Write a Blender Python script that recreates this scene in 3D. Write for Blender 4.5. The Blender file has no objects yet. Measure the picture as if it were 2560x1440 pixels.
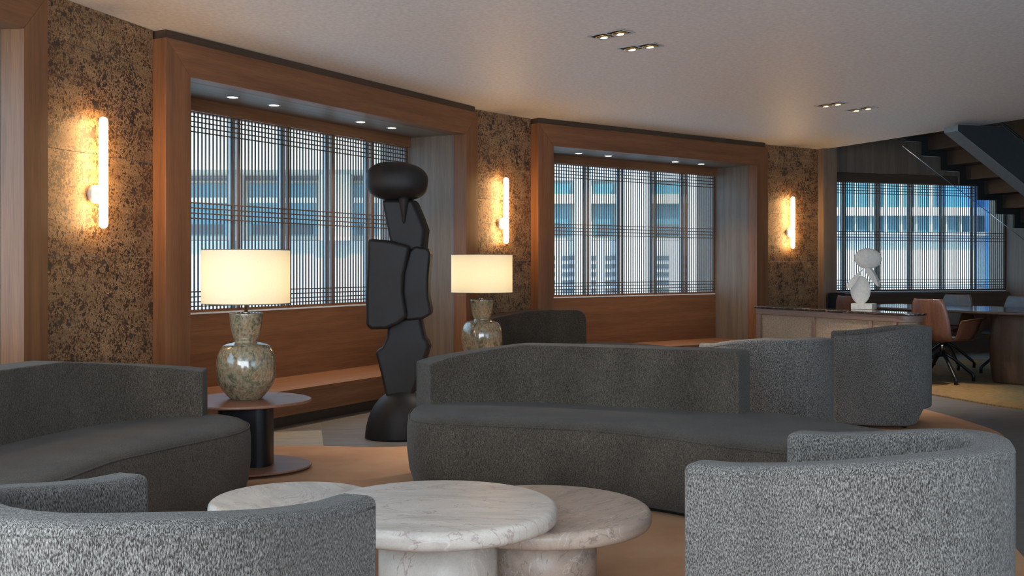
import bpy, bmesh, math, random
from math import sin, cos, pi, radians, atan2, sqrt
from mathutils import Vector, Matrix
random.seed(7)
C = bpy.context.scene.collection
S = bpy.context.scene

# ------------------------------------------------------------------ camera
F = 2650.0; HZ = 665.0; HC = 1.2
cam = bpy.data.objects.new('camera', bpy.data.cameras.new('camera')); C.objects.link(cam)
cam.location = (0, 0, HC); cam.rotation_euler = (pi/2, 0, 0)
cam.data.sensor_width = 36; cam.data.lens = F/2560*36
cam.data.shift_y = -(720-HZ)/2560
cam.data.clip_end = 200
S.camera = cam

# ------------------------------------------------------------------ world, sun, daylight, exposure
w = bpy.data.worlds.new('daylight'); S.world = w; w.use_nodes = True
bg = w.node_tree.nodes['Background']
bg.inputs[0].default_value = (0.44, 0.71, 1.0, 1); bg.inputs[1].default_value = 2.3
def light(name, typ, loc, energy, color, **k):
    l = bpy.data.lights.new(name, typ); l.energy = energy; l.color = color
    o = bpy.data.objects.new(name, l); C.objects.link(o); o.location = loc
    for a, v in k.items():
        if a == 'rot': o.rotation_euler = v
        else: setattr(l, a, v)
    return o
sun = light('sun', 'SUN', (0, 0, 20), 3.4, (1, 0.95, 0.86), angle=0.02)
sun.rotation_euler = Vector((0.25, -0.62, 0.75)).to_track_quat('Z', 'Y').to_euler()
light('rear_daylight', 'AREA', (-0.7, -2.45, 1.45), 124, (0.92, 0.96, 1.0), shape='RECTANGLE', size=5.6, size_y=1.9, rot=(pi/2, 0, 0))
light('side_daylight', 'AREA', (-3.4, -1.3, 1.45), 92, (0.86, 0.93, 1.0), shape='RECTANGLE', size=4.0, size_y=1.8, rot=(pi/2, 0, -pi/2))
S.view_settings.view_transform = 'Standard'; S.view_settings.look = 'None'
S.view_settings.gamma = 1; S.view_settings.use_curve_mapping = False
S.view_settings.exposure = 1.0
S.cycles.max_bounces = 8; S.cycles.diffuse_bounces = 4; S.cycles.glossy_bounces = 3
S.cycles.transparent_max_bounces = 12; S.cycles.transmission_bounces = 4
S.cycles.use_denoising = True; S.cycles.sample_clamp_indirect = 6.0
S.cycles.caustics_reflective = False; S.cycles.caustics_refractive = False

# ------------------------------------------------------------------ materials
def mat(name):
    m = bpy.data.materials.new(name); m.use_nodes = True
    return m, m.node_tree, m.node_tree.nodes['Principled BSDF']
def nd(nt, t, **k):
    n = nt.nodes.new(t)
    for a, v in k.items():
        if a in ('operation', 'blend_type', 'data_type', 'feature', 'distance', 'noise_dimensions', 'wave_type', 'bands_direction', 'interpolation'): setattr(n, a, v)
        else: n.inputs[a.replace('_', ' ')].default_value = v
    return n
def coords(nt, scale=(1, 1, 1), src='Object', rot=(0, 0, 0)):
    tc = nt.nodes.new('ShaderNodeTexCoord'); mp = nt.nodes.new('ShaderNodeMapping')
    mp.inputs['Scale'].default_value = scale; mp.inputs['Rotation'].default_value = rot
    nt.links.new(tc.outputs[src], mp.inputs['Vector']); return mp.outputs[0]
def ramp(nt, fac, stops, interp='LINEAR'):
    r = nt.nodes.new('ShaderNodeValToRGB'); r.color_ramp.interpolation = interp
    e = r.color_ramp.elements
    e[0].position, e[0].color = stops[0][0], (*stops[0][1], 1)
    e[1].position, e[1].color = stops[-1][0], (*stops[-1][1], 1)
    for p, c in stops[1:-1]:
        x = e.new(p); x.color = (*c, 1)
    nt.links.new(fac, r.inputs[0]); return r.outputs[0]
def mix(nt, a, b, fac, blend='MIX'):
    m = nt.nodes.new('ShaderNodeMix'); m.data_type = 'RGBA'; m.blend_type = blend
    for i, v in ((6, a), (7, b), (0, fac)):
        if isinstance(v, (int, float)): m.inputs[i].default_value = v
        elif isinstance(v, tuple): m.inputs[i].default_value = (*v, 1)
        else: nt.links.new(v, m.inputs[i])
    return m.outputs[2]
def bump(nt, b, h, strength, dist=0.01):
    n = nt.nodes.new('ShaderNodeBump'); n.inputs['Strength'].default_value = strength
    n.inputs['Distance'].default_value = dist
    nt.links.new(h, n.inputs['Height']); nt.links.new(n.outputs[0], b.inputs['Normal'])
def noise(nt, vec, scale, detail=3, rough=0.5):
    n = nd(nt, 'ShaderNodeTexNoise', Scale=scale, Detail=detail, Roughness=rough)
    nt.links.new(vec, n.inputs['Vector']); return n.outputs[0]
def plain(name, col, rough=0.5, metal=0.0, **k):
    m, nt, b = mat(name); b.inputs['Base Color'].default_value = (*col, 1)
    b.inputs['Roughness'].default_value = rough; b.inputs['Metallic'].default_value = metal
    for a, v in k.items(): b.inputs[a.replace('_', ' ')].default_value = v
    n = noise(nt, coords(nt), 35, 3)
    nt.links.new(ramp(nt, n, [(0.3, tuple(c*0.9 for c in col)), (0.7, tuple(min(1, c*1.08) for c in col))]), b.inputs['Base Color'])
    return m
def wood(name, dark, light_, axis='z', rough=0.45, fine=1.0):
    m, nt, b = mat(name)
    sc = {'x': (0.6, 14, 14), 'y': (14, 0.6, 14), 'z': (14, 14, 0.6)}[axis]
    sf = {'x': (5, 260, 260), 'y': (260, 5, 260), 'z': (260, 260, 5)}[axis]
    big = noise(nt, coords(nt, sc), 1.0, 5, 0.6)
    fin = noise(nt, coords(nt, sf), fine, 2, 0.6)
    c1 = ramp(nt, big, [(0.3, dark), (0.7, light_)])
    c2 = ramp(nt, fin, [(0.35, (0.62, 0.6, 0.58)), (0.6, (1.08, 1.08, 1.08))])
    nt.links.new(mix(nt, c1, c2, 0.55, 'MULTIPLY'), b.inputs['Base Color'])
    b.inputs['Roughness'].default_value = rough
    bump(nt, b, fin, 0.12, 0.002)
    return m
def fabric(name, dark, light_, scale=1.0, lo=0.42, hi=0.62, mott=0.5):
    m, nt, b = mat(name)
    v = coords(nt, (1, 1, 0.3))
    v2 = coords(nt, (1, 1, 0.4))
    f1 = noise(nt, v, 420*scale, 2, 0.6)
    f2 = noise(nt, v2, 190*scale, 2, 0.6)
    big = noise(nt, coords(nt, (1, 1, 0.5)), 4, 4, 0.6)
    c = ramp(nt, f1, [(lo, dark), (hi, light_)])
    c = mix(nt, c, ramp(nt, f2, [(0.35, (0.65, 0.65, 0.65)), (0.65, (1.25, 1.25, 1.25))]), 0.6, 'MULTIPLY')
    c = mix(nt, c, ramp(nt, big, [(0.3, (0.60, 0.57, 0.54)), (0.7, (1.35, 1.33, 1.3))]), mott, 'MULTIPLY')
    nt.links.new(c, b.inputs['Base Color'])
    b.inputs['Roughness'].default_value = 0.95; b.inputs['Specular IOR Level'].default_value = 0.15
    b.inputs['Sheen Weight'].default_value = 0.12; b.inputs['Sheen Roughness'].default_value = 0.45
    bump(nt, b, f1, 0.7, 0.004)
    return m
WOODC = ((0.165, 0.066, 0.027), (0.27, 0.117, 0.050))
M = {}
for ax in 'xyz': M['wood_'+ax] = wood('oak_veneer_'+ax, WOODC[0], WOODC[1], ax)
for ax in 'xyz': M['gwood_'+ax] = wood('bluelit_oak_'+ax, (0.15, 0.105, 0.075), (0.235, 0.175, 0.13), ax)  # same oak as the frames, with bluish daylight put into its colour
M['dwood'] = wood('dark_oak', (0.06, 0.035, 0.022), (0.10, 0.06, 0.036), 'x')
M['walnut'] = wood('walnut', (0.09, 0.034, 0.02), (0.20, 0.082, 0.045), 'z', 0.35)
M['walnut_x'] = wood('walnut_top', (0.19, 0.075, 0.042), (0.29, 0.135, 0.08), 'x', 0.38)
M['dwalnut'] = wood('dark_walnut', (0.05, 0.028, 0.016), (0.11, 0.06, 0.035), 'z', 0.4)
M['stairwood'] = wood('stair_oak', (0.028, 0.021, 0.017), (0.048, 0.037, 0.03), 'y', 0.5)
M['slatwood'] = wood('slat_oak', (0.075, 0.042, 0.026), (0.12, 0.07, 0.045), 'z', 0.5)
M['mullwood'] = wood('mullion_oak', (0.10, 0.052, 0.03), (0.15, 0.08, 0.045), 'z', 0.5)
M['cons_wood'] = wood('console_oak', (0.19, 0.12, 0.09), (0.27, 0.175, 0.13), 'x', 0.4)
M['sofa'] = fabric('charcoal_chenille', (0.026, 0.021, 0.016), (0.14, 0.11, 0.082), 1.1, 0.36, 0.74, 0.6)
M['chair'] = fabric('grey_boucle', (0.030, 0.026, 0.023), (0.27, 0.255, 0.232), 1.15, 0.40, 0.68, 0.4)
M['pad'] = plain('blue_grey_felt', (0.16, 0.19, 0.22), 0.9)
M['ceiling'] = plain('ceiling_paint', (0.84, 0.86, 0.88), 0.56)
M['black'] = plain('black_metal', (0.012, 0.012, 0.013), 0.38, 0.3)
M['steel'] = plain('pale_steel', (0.22, 0.26, 0.28), 0.35, 0.2)  # paler grey, left showing on the near stringer's underside
M['dsteel'] = plain('dark_steel', (0.022, 0.026, 0.028), 0.45, 0.2)
M['chrome'] = plain('chrome', (0.75, 0.76, 0.78), 0.12, 1.0)
M['alu'] = plain('window_aluminium', (0.30, 0.36, 0.38), 0.4, 0.3)
M['white'] = plain('white_sill', (0.75, 0.80, 0.84), 0.5)
M['plaster'] = plain('white_plaster', (0.78, 0.74, 0.66), 0.6)
M['brass'] = plain('brass', (0.55, 0.36, 0.14), 0.3, 1.0)
M['plinth'] = plain('bronze_plinth', (0.075, 0.06, 0.045), 0.35, 0.5)
M['grout'] = plain('pale_grout', (0.42, 0.36, 0.28), 0.8)
M['trimring'] = plain('lamp_trim', (0.55, 0.56, 0.58), 0.35, 0.8)
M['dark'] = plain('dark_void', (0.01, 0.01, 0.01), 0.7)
M['shadetrim'] = plain('shade_trim', (0.18, 0.14, 0.09), 0.7)
def bronze():
    m, nt, b = mat('blackened_bronze')
    n = noise(nt, coords(nt), 6, 5, 0.6)
    nt.links.new(ramp(nt, n, [(0.3, (0.008, 0.0065, 0.006)), (0.75, (0.022, 0.017, 0.015))]), b.inputs['Base Color'])
    nt.links.new(ramp(nt, n, [(0.2, (0.45,)*3), (0.8, (0.62,)*3)]), b.inputs['Roughness']); b.inputs['Specular IOR Level'].default_value = 0.22
    bump(nt, b, n, 0.06, 0.02); return m
M['bronze'] = bronze()
def stone():
    m, nt, b = mat('conglomerate_stone')
    v = coords(nt)
    geo = nt.nodes.new('ShaderNodeObjectInfo')
    add = nd(nt, 'ShaderNodeVectorMath', operation='ADD'); nt.links.new(v, add.inputs[0])
    mul = nd(nt, 'ShaderNodeMath', operation='MULTIPLY'); mul.inputs[1].default_value = 37.0
    nt.links.new(geo.outputs['Random'], mul.inputs[0]); nt.links.new(mul.outputs[0], add.inputs[1])
    v = add.outputs[0]
    vd = nd(nt, 'ShaderNodeVectorMath', operation='ADD')
    nz = nd(nt, 'ShaderNodeTexNoise', Scale=40, Detail=3); nt.links.new(v, nz.inputs['Vector'])
    sc = nd(nt, 'ShaderNodeVectorMath', operation='SCALE'); sc.inputs['Scale'].default_value = 0.025
    nt.links.new(nz.outputs[1], sc.inputs[0]); nt.links.new(v, vd.inputs[0]); nt.links.new(sc.outputs[0], vd.inputs[1])
    def chips(scale, thr, c_dark):
        vo = nd(nt, 'ShaderNodeTexVoronoi', Scale=scale); nt.links.new(vd.outputs[0], vo.inputs['Vector'])
        sep = nt.nodes.new('ShaderNodeSeparateColor'); nt.links.new(vo.outputs['Color'], sep.inputs[0])
        cl = noise(nt, v, 7, 3, 0.6)
        a = nd(nt, 'ShaderNodeMath', operation='MULTIPLY_ADD'); a.inputs[1].default_value = 1.0; a.inputs[2].default_value = 0
        s = nd(nt, 'ShaderNodeMath', operation='MULTIPLY'); s.inputs[1].default_value = 1.3
        nt.links.new(cl, s.inputs[0])
        d = nd(nt, 'ShaderNodeMath', operation='SUBTRACT'); nt.links.new(sep.outputs[0], d.inputs[0]); nt.links.new(s.outputs[0], d.inputs[1])
        g = nd(nt, 'ShaderNodeMath', operation='GREATER_THAN'); g.inputs[1].default_value = thr
        nt.links.new(d.outputs[0], g.inputs[0]); return g.outputs[0], sep.outputs[1]
    fine = noise(nt, v, 120, 4, 0.7)
    strata = noise(nt, coords(nt, (1.2, 1.2, 9)), 2.0, 5, 0.65)
    base = ramp(nt, fine, [(0.25, (0.085, 0.038, 0.016)), (0.45, (0.25, 0.145, 0.07)), (0.7, (0.47, 0.32, 0.185))])
    base = mix(nt, base, ramp(nt, strata, [(0.35, (0.6, 0.55, 0.5)), (0.65, (1.2, 1.18, 1.15))]), 0.8, 'MULTIPLY')
    g1, r1 = chips(75, 0.12, 0); g2, r2 = chips(34, 0.30, 0); g3, r3 = chips(150, 0.12, 0)
    c = mix(nt, base, ramp(nt, r3, [(0, (0.05, 0.022, 0.010)), (1, (0.16, 0.075, 0.032))]), g3)
    c = mix(nt, c, ramp(nt, r1, [(0, (0.04, 0.022, 0.014)), (0.8, (0.10, 0.05, 0.026)), (1, (0.3, 0.22, 0.14))]), g1)
    c = mix(nt, c, ramp(nt, r2, [(0, (0.03, 0.022, 0.018)), (1, (0.07, 0.05, 0.038))]), g2)
    nt.links.new(c, b.inputs['Base Color']); b.inputs['Roughness'].default_value = 0.5
    bump(nt, b, fine, 0.15, 0.004); return m
M['stone'] = stone()
def marble(name, base, vein, rough=0.3, dark=None, scale=1.0, light_vein=(0.8, 0.75, 0.7)):
    m, nt, b = mat(name)
    v = coords(nt, (1.0, 3.2, 2.2), rot=(0.1, 0.15, 0.35))
    n = nd(nt, 'ShaderNodeTexNoise', Scale=2.6*scale, Detail=8, Roughness=0.6, Distortion=1.2)
    nt.links.new(v, n.inputs['Vector'])
    n2 = nd(nt, 'ShaderNodeTexNoise', Scale=1.7*scale, Detail=6, Roughness=0.55, Distortion=2.2)
    nt.links.new(v, n2.inputs['Vector'])
    c = ramp(nt, n.outputs[0], [(0.28, dark or tuple(x*0.72 for x in base)), (0.5, base), (0.72, tuple(min(1, x*1.18) for x in base))])
    vn = ramp(nt, n2.outputs[0], [(0.485, (0, 0, 0)), (0.5, (1, 1, 1)), (0.512, (0, 0, 0))])
    c = mix(nt, c, vein, vn)
    n3 = nd(nt, 'ShaderNodeTexNoise', Scale=2.2*scale, Detail=4, Roughness=0.5, Distortion=1.5)
    nt.links.new(v, n3.inputs['Vector'])
    vn2 = ramp(nt, n3.outputs[0], [(0.40, (0, 0, 0)), (0.408, (0.45,)*3), (0.416, (0, 0, 0))])
    c = mix(nt, c, light_vein, vn2)
    sp = noise(nt, coords(nt), 160, 2, 0.6)
    c = mix(nt, c, ramp(nt, sp, [(0.3, (0.86,)*3), (0.6, (1.04,)*3)]), 0.6, 'MULTIPLY')
    nt.links.new(c, b.inputs['Base Color']); b.inputs['Roughness'].default_value = rough
    return m
M['marble'] = marble('cream_marble', (0.56, 0.49, 0.42), (0.36, 0.27, 0.24), 0.42)
M['marble_b'] = marble('pink_beige_marble', (0.42, 0.315, 0.245), (0.25, 0.18, 0.15), 0.42, scale=1.4)
M['emperador'] = marble('dark_brown_marble', (0.035, 0.024, 0.018), (0.30, 0.22, 0.16), 0.08, scale=2.4, light_vein=(0.25, 0.2, 0.15))
def glaze():
    m, nt, b = mat('mottled_glaze')
    v = coords(nt, (1, 1, 0.75))
    n = nd(nt, 'ShaderNodeTexNoise', Scale=22, Detail=6, Roughness=0.65, Distortion=0.8); nt.links.new(v, n.inputs['Vector'])
    n2 = noise(nt, v, 70, 4, 0.65)
    c = ramp(nt, n.outputs[0], [(0.30, (0.07, 0.066, 0.034)), (0.41, (0.19, 0.165, 0.095)), (0.52, (0.38, 0.285, 0.175)), (0.60, (0.28, 0.17, 0.09)), (0.72, (0.40, 0.32, 0.21))])
    c = mix(nt, c, ramp(nt, n2, [(0.35, (0.5, 0.42, 0.32)), (0.6, (1.15,)*3)]), 0.65, 'MULTIPLY')
    nt.links.new(c, b.inputs['Base Color']); b.inputs['Roughness'].default_value = 0.14
    b.inputs['Coat Weight'].default_value = 0.8; b.inputs['Coat Roughness'].default_value = 0.03
    return m
M['glaze'] = glaze()
def tile_mat(name, base):
    m, nt, b = mat(name)
    n = noise(nt, coords(nt, (2.2, 9, 1), rot=(0, 0, 0.2)), 1.5, 6, 0.65)
    c = ramp(nt, n, [(0.3, tuple(x*0.72 for x in base)), (0.7, tuple(x*1.2 for x in base))])
    nt.links.new(c, b.inputs['Base Color']); b.inputs['Roughness'].default_value = 0.33
    bump(nt, b, n, 0.05, 0.01); return m
M['tile'] = tile_mat('grey_floor_tile', (0.165, 0.145, 0.128))
M['tile_light'] = tile_mat('pale_floor_tile', (0.36, 0.31, 0.24))
def rug_mat():
    m, nt, b = mat('tan_hide_rug')
    n = noise(nt, coords(nt), 2.3, 5, 0.6); f = noise(nt, coords(nt), 140, 2)
    c = ramp(nt, n, [(0.3, (0.40, 0.20, 0.10)), (0.55, (0.48, 0.26, 0.14)), (0.75, (0.48, 0.29, 0.17))])
    nt.links.new(c, b.inputs['Base Color']); b.inputs['Roughness'].default_value = 0.85
    b.inputs['Specular IOR Level'].default_value = 0.2
    bump(nt, b, f, 0.15, 0.003); return m
M['rug'] = rug_mat()
def rug2():
    m, nt, b = mat('ochre_woven_rug')
    n = noise(nt, coords(nt, (0.8, 0.5, 1)), 1.3, 3, 0.5); f = noise(nt, coords(nt, (12, 40, 10), rot=(0, 0, 0.5)), 1.6, 2)
    c = ramp(nt, n, [(0.35, (0.22, 0.115, 0.04)), (0.48, (0.24, 0.135, 0.038)), (0.58, (0.15, 0.12, 0.05)), (0.68, (0.16, 0.13, 0.085))])
    c = mix(nt, c, ramp(nt, f, [(0.4, (0.55,)*3), (0.55, (1.1,)*3)]), 0.7, 'MULTIPLY')
    nt.links.new(c, b.inputs['Base Color']); b.inputs['Roughness'].default_value = 0.95
    bump(nt, b, f, 0.5, 0.01); return m
M['rug2'] = rug2()
def cane():
    m, nt, b = mat('woven_cane')
    f = noise(nt, coords(nt, (60, 60, 110)), 1.6, 1)
    nt.links.new(ramp(nt, f, [(0.4, (0.27, 0.19, 0.125)), (0.6, (0.40, 0.29, 0.20))]), b.inputs['Base Color'])
    b.inputs['Roughness'].default_value = 0.6; bump(nt, b, f, 0.5, 0.004); return m
M['cane'] = cane()
def emis(name, col, st):
    m, nt, b = mat(name); b.inputs['Base Color'].default_value = (*col, 1)
    b.inputs['Emission Color'].default_value = (*col, 1); b.inputs['Emission Strength'].default_value = st
    return m
M['tube'] = emis('sconce_tube_glow', (1.0, 0.60, 0.25), 22)
M['led'] = emis('spot_led', (1.0, 0.86, 0.6), 7)
M['led2'] = emis('halogen', (1.0, 0.76, 0.42), 5)
def shade():
    m = bpy.data.materials.new('linen_shade'); m.use_nodes = True; nt = m.node_tree; nt.nodes.clear()
    o = nt.nodes.new('ShaderNodeOutputMaterial'); d = nd(nt, 'ShaderNodeBsdfDiffuse'); t = nd(nt, 'ShaderNodeBsdfTranslucent')
    f = noise(nt, coords(nt, (1, 1, 1)), 120, 2)
    nt.links.new(ramp(nt, f, [(0.3, (0.80, 0.74, 0.62)), (0.7, (0.86, 0.80, 0.68))]), d.inputs[0])
    t.inputs[0].default_value = (0.86, 0.78, 0.60, 1)
    mx = nt.nodes.new('ShaderNodeMixShader'); mx.inputs[0].default_value = 0.45
    nt.links.new(d.outputs[0], mx.inputs[1]); nt.links.new(t.outputs[0], mx.inputs[2]); nt.links.new(mx.outputs[0], o.inputs[0])
    return m
M['shade'] = shade()
def glass(name, tint, refl=0.9):
    m = bpy.data.materials.new(name); m.use_nodes = True; nt = m.node_tree; nt.nodes.clear()
    o = nt.nodes.new('ShaderNodeOutputMaterial'); t = nd(nt, 'ShaderNodeBsdfTransparent'); g = nd(nt, 'ShaderNodeBsdfGlossy')
    t.inputs[0].default_value = (*tint, 1); g.inputs['Roughness'].default_value = 0.02
    lw = nd(nt, 'ShaderNodeLayerWeight'); lw.inputs[0].default_value = 0.5
    pw = nd(nt, 'ShaderNodeMath', operation='POWER'); nt.links.new(lw.outputs['Facing'], pw.inputs[0]); pw.inputs[1].default_value = 4
    fr = nd(nt, 'ShaderNodeMath', operation='MULTIPLY_ADD'); nt.links.new(pw.outputs[0], fr.inputs[0]); fr.inputs[1].default_value = .5; fr.inputs[2].default_value = .03
    mx = nt.nodes.new('ShaderNodeMixShader'); nt.links.new(fr.outputs[0], mx.inputs[0])
    nt.links.new(t.outputs[0], mx.inputs[1]); nt.links.new(g.outputs[0], mx.inputs[2]); nt.links.new(mx.outputs[0], o.inputs[0])
    return m
M['glass'] = glass('clear_glass', (0.93, 0.97, 0.97))
M['fac_lilac'] = plain('pale_brick_render', (0.46, 0.50, 0.58), 0.8)
M['fac_beige'] = plain('beige_cladding', (0.52, 0.52, 0.44), 0.8)
M['fac_white'] = plain('white_column_render', (0.80, 0.80, 0.80), 0.7)
M['fac_glass'] = plain('teal_glazing', (0.10, 0.27, 0.33), 0.15)
M['fac_dark'] = plain('dark_grille', (0.08, 0.12, 0.14), 0.6)
M['fac_blue'] = plain('blue_cladding', (0.06, 0.28, 0.62), 0.4)
M['fac_pave'] = plain('pale_paving', (0.5, 0.5, 0.5), 0.8)
M['fac_green'] = plain('green_bin', (0.03, 0.4, 0.25), 0.5)

# ------------------------------------------------------------------ helpers
def tag(o, label=None, cat=None, group=None, kind=None):
    if label: o['label'] = label
    if cat: o['category'] = cat
    if group: o['group'] = group
    if kind: o['kind'] = kind
    return o
def empty(name, loc=(0, 0, 0), rz=0, **k):
    o = bpy.data.objects.new(name, None); C.objects.link(o); o.location = loc; o.rotation_euler = (0, 0, rz)
    return tag(o, **k)
def mk(name, me, parent=None, loc=(0, 0, 0), rot=(0, 0, 0), **k):
    o = bpy.data.objects.new(name, me); C.objects.link(o)
    if parent: o.parent = parent
    o.location = loc; o.rotation_euler = rot
    return tag(o, **k)
def mesh(name, vs, fs, m, smooth=False):
    me = bpy.data.meshes.new(name); me.from_pydata([tuple(v) for v in vs], [], fs)
    me.materials.append(m)
    bm = bmesh.new(); bm.from_mesh(me); bmesh.ops.recalc_face_normals(bm, faces=bm.faces); bm.to_mesh(me); bm.free()
    if smooth: me.polygons.foreach_set('use_smooth', [True]*len(me.polygons))
    return me
def bevel(o, w_, seg=2, ang=35):
    b = o.modifiers.new('bevel', 'BEVEL'); b.width = w_; b.segments = seg; b.limit_method = 'ANGLE'; b.angle_limit = radians(ang)
    o.data.polygons.foreach_set('use_smooth', [True]*len(o.data.polygons)); b.harden_normals = False
    wn = o.modifiers.new('wn', 'WEIGHTED_NORMAL'); wn.keep_sharp = True
    return o
BF = [(0, 3, 2, 1), (4, 5, 6, 7), (0, 1, 5, 4), (1, 2, 6, 5), (2, 3, 7, 6), (3, 0, 4, 7)]
def boxv(x0, x1, y0, y1, z0, z1):
    return [(x0, y0, z0), (x1, y0, z0), (x1, y1, z0), (x0, y1, z0), (x0, y0, z1), (x1, y0, z1), (x1, y1, z1), (x0, y1, z1)]
def box(name, x0, x1, y0, y1, z0, z1, m, parent=None, bv=0, **k):
    cx, cy, cz = (x0+x1)/2, (y0+y1)/2, (z0+z1)/2
    o = mk(name, mesh(name, boxv(x0, x1, y0, y1, z0, z1), BF, m), parent, **k)
    if bv: bevel(o, bv)
    return o
def prism(name, pts, axis, a, b, m, parent=None, bv=0, seg=2, **k):
    """extrude 2D polygon pts along axis ('x','y','z') from a to b"""
    def p3(p, t): return {'x': (t, p[0], p[1]), 'y': (p[0], t, p[1]), 'z': (p[0], p[1], t)}[axis]
    n = len(pts); vs = [p3(p, a) for p in pts]+[p3(p, b) for p in pts]
    fs = [tuple(range(n)), tuple(range(n, 2*n))]+[(i, (i+1) % n, (i+1) % n+n, i+n) for i in range(n)]
    o = mk(name, mesh(name, vs, fs, m), parent, **k)
    if bv: bevel(o, bv, seg)
    return o
def lathe(name, prof, m, parent=None, seg=48, smooth=True, sx=1, sy=1, **k):
    vs = []; fs = []
    for r, z in prof:
        for i in range(seg):
            a = 2*pi*i/seg; vs.append((r*cos(a)*sx, r*sin(a)*sy, z))
    for j in range(len(prof)-1):
        for i in range(seg):
            i2 = (i+1) % seg; fs.append((j*seg+i, j*seg+i2, (j+1)*seg+i2, (j+1)*seg+i))
    if prof[0][0] > 1e-4: fs.append(tuple(range(seg)))
    if prof[-1][0] > 1e-4: fs.append(tuple(range((len(prof)-1)*seg, len(prof)*seg)))
    return mk(name, mesh(name, vs, fs, m, smooth), parent, **k)
def catmull(pts, n=8, closed=False):
    out = []; L = len(pts)
    rng = range(L) if closed else range(L-1)
    for i in rng:
        g = (lambda j: pts[j % L]) if closed else (lambda j: pts[min(max(j, 0), L-1)])
        p0, p1, p2, p3 = g(i-1), g(i), g(i+1), g(i+2)
        for s in range(n):
            t = s/n
            out.append(tuple(0.5*((2*b)+(c-a)*t+(2*a-5*b+4*c-d)*t*t+(-a+3*b-3*c+d)*t**3) for a, b, c, d in zip(p0, p1, p2, p3)))
    if not closed: out.append(tuple(pts[-1]))
    return out
def offset2(pts, d, closed=True):
    out = []; n = len(pts)
    for i in range(n):
        a = pts[i-1] if (closed or i > 0) else pts[i]; b = pts[(i+1) % n] if (closed or i < n-1) else pts[i]
        tx, ty = b[0]-a[0], b[1]-a[1]; l = sqrt(tx*tx+ty*ty) or 1
        out.append((pts[i][0]-ty/l*d, pts[i][1]+tx/l*d))
    return out
def area2(p): return sum(p[i-1][0]*p[i][1]-p[i][0]*p[i-1][1] for i in range(len(p)))/2
def tube(name, path, r, m, parent=None, closed=False, seg=6, **k):
    """thin tube mesh along 3D path"""
    vs = []; fs = []; n = len(path); P = [Vector(p) for p in path]
    for i in range(n):
        a = P[i-1] if (closed or i > 0) else P[i]; b = P[(i+1) % n] if (closed or i < n-1) else P[i]
        t = (b-a).normalized(); up = Vector((0, 0, 1)) if abs(t.z) < 0.9 else Vector((1, 0, 0))
        s = t.cross(up).normalized(); u = s.cross(t)
        for j in range(seg):
            an = 2*pi*j/seg; vs.append(P[i]+s*cos(an)*r+u*sin(an)*r)
    for i in range(n if closed else n-1):
        i2 = (i+1) % n
        for j in range(seg):
            j2 = (j+1) % seg; fs.append((i*seg+j, i*seg+j2, i2*seg+j2, i2*seg+j))
    if not closed: fs += [tuple(range(seg)), tuple(range((n-1)*seg, n*seg))]
    return mk(name, mesh(name, vs, fs, m, True), parent, **k)
def copy_tree(o, parent=None):
    c = o.copy(); C.objects.link(c)
    if parent: c.parent = parent
    for ch in [x for x in bpy.data.objects if x.parent == o]: copy_tree(ch, c)
    return c

# ------------------------------------------------------------------ ceiling, floor, shell
ZC = 2.74
BAYS = {}   # n: (alpha, s_left, s_right, d, recess)
BAYS[0] = (9.5, 1.70, 5.097, 3.466, 0.70)
BAYS[1] = (29.35, 5.10, 8.576, 5.32, 0.70)
BAYS[2] = (52.0, 7.19, 10.49, 8.49, 0.70)
BAYS[3] = (71.0, 8.578, 11.93, 11.784, 0.60)
def bp(n, s, out=0.0):
    a, s0, s1, d, rc = BAYS[n]; a = radians(a)
    return Vector((s*sin(a)-(d+out)*cos(a), s*cos(a)+(d+out)*sin(a), 0))
FW = 0.213; PROT = 0.12
E1, E2 = Vector((4.085, 14.04)), Vector((8.6, 3.6))       # edge of the low ceiling at the stair opening
outer = [bp(0, BAYS[0][1], 0.75), bp(0, BAYS[0][2]+.2, 0.75), bp(1, BAYS[1][1]-.2, .75), bp(1, BAYS[1][2]+.2, .75), bp(2, BAYS[2][1]-.2, .75), bp(2, BAYS[2][2]+.2, .72), Vector((4.02, 14.9, 0))]
cpoly = [(-5.2, -2.9), (outer[0].x-1.2, outer[0].y)]+[(p.x, p.y) for p in outer]+[(4.06, 14.12), (E1.x, E1.y), (E2.x, E2.y), (10.6, 3.6), (10.6, -2.9)]
prism('ceiling', cpoly, 'z', ZC, ZC+0.25, M['ceiling'], kind='structure')
fl = empty('floor', kind='structure')
box('subfloor', -12, 20, -6, 34, -0.3, -0.012, M['fac_pave'], fl)
TH = radians(-11)
tw, td = 1.40, 0.69
tx0, ty0 = -1.257, 7.07
tme = {}
def tmesh(light_):
    if light_ not in tme:
        tme[light_] = mesh('floor_tile', boxv(0.0015, tw-.0015, 0.0015, td-.0015, -0.02, 0), BF, M['tile_light'] if light_ else M['tile'])
    return tme[light_]
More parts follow.
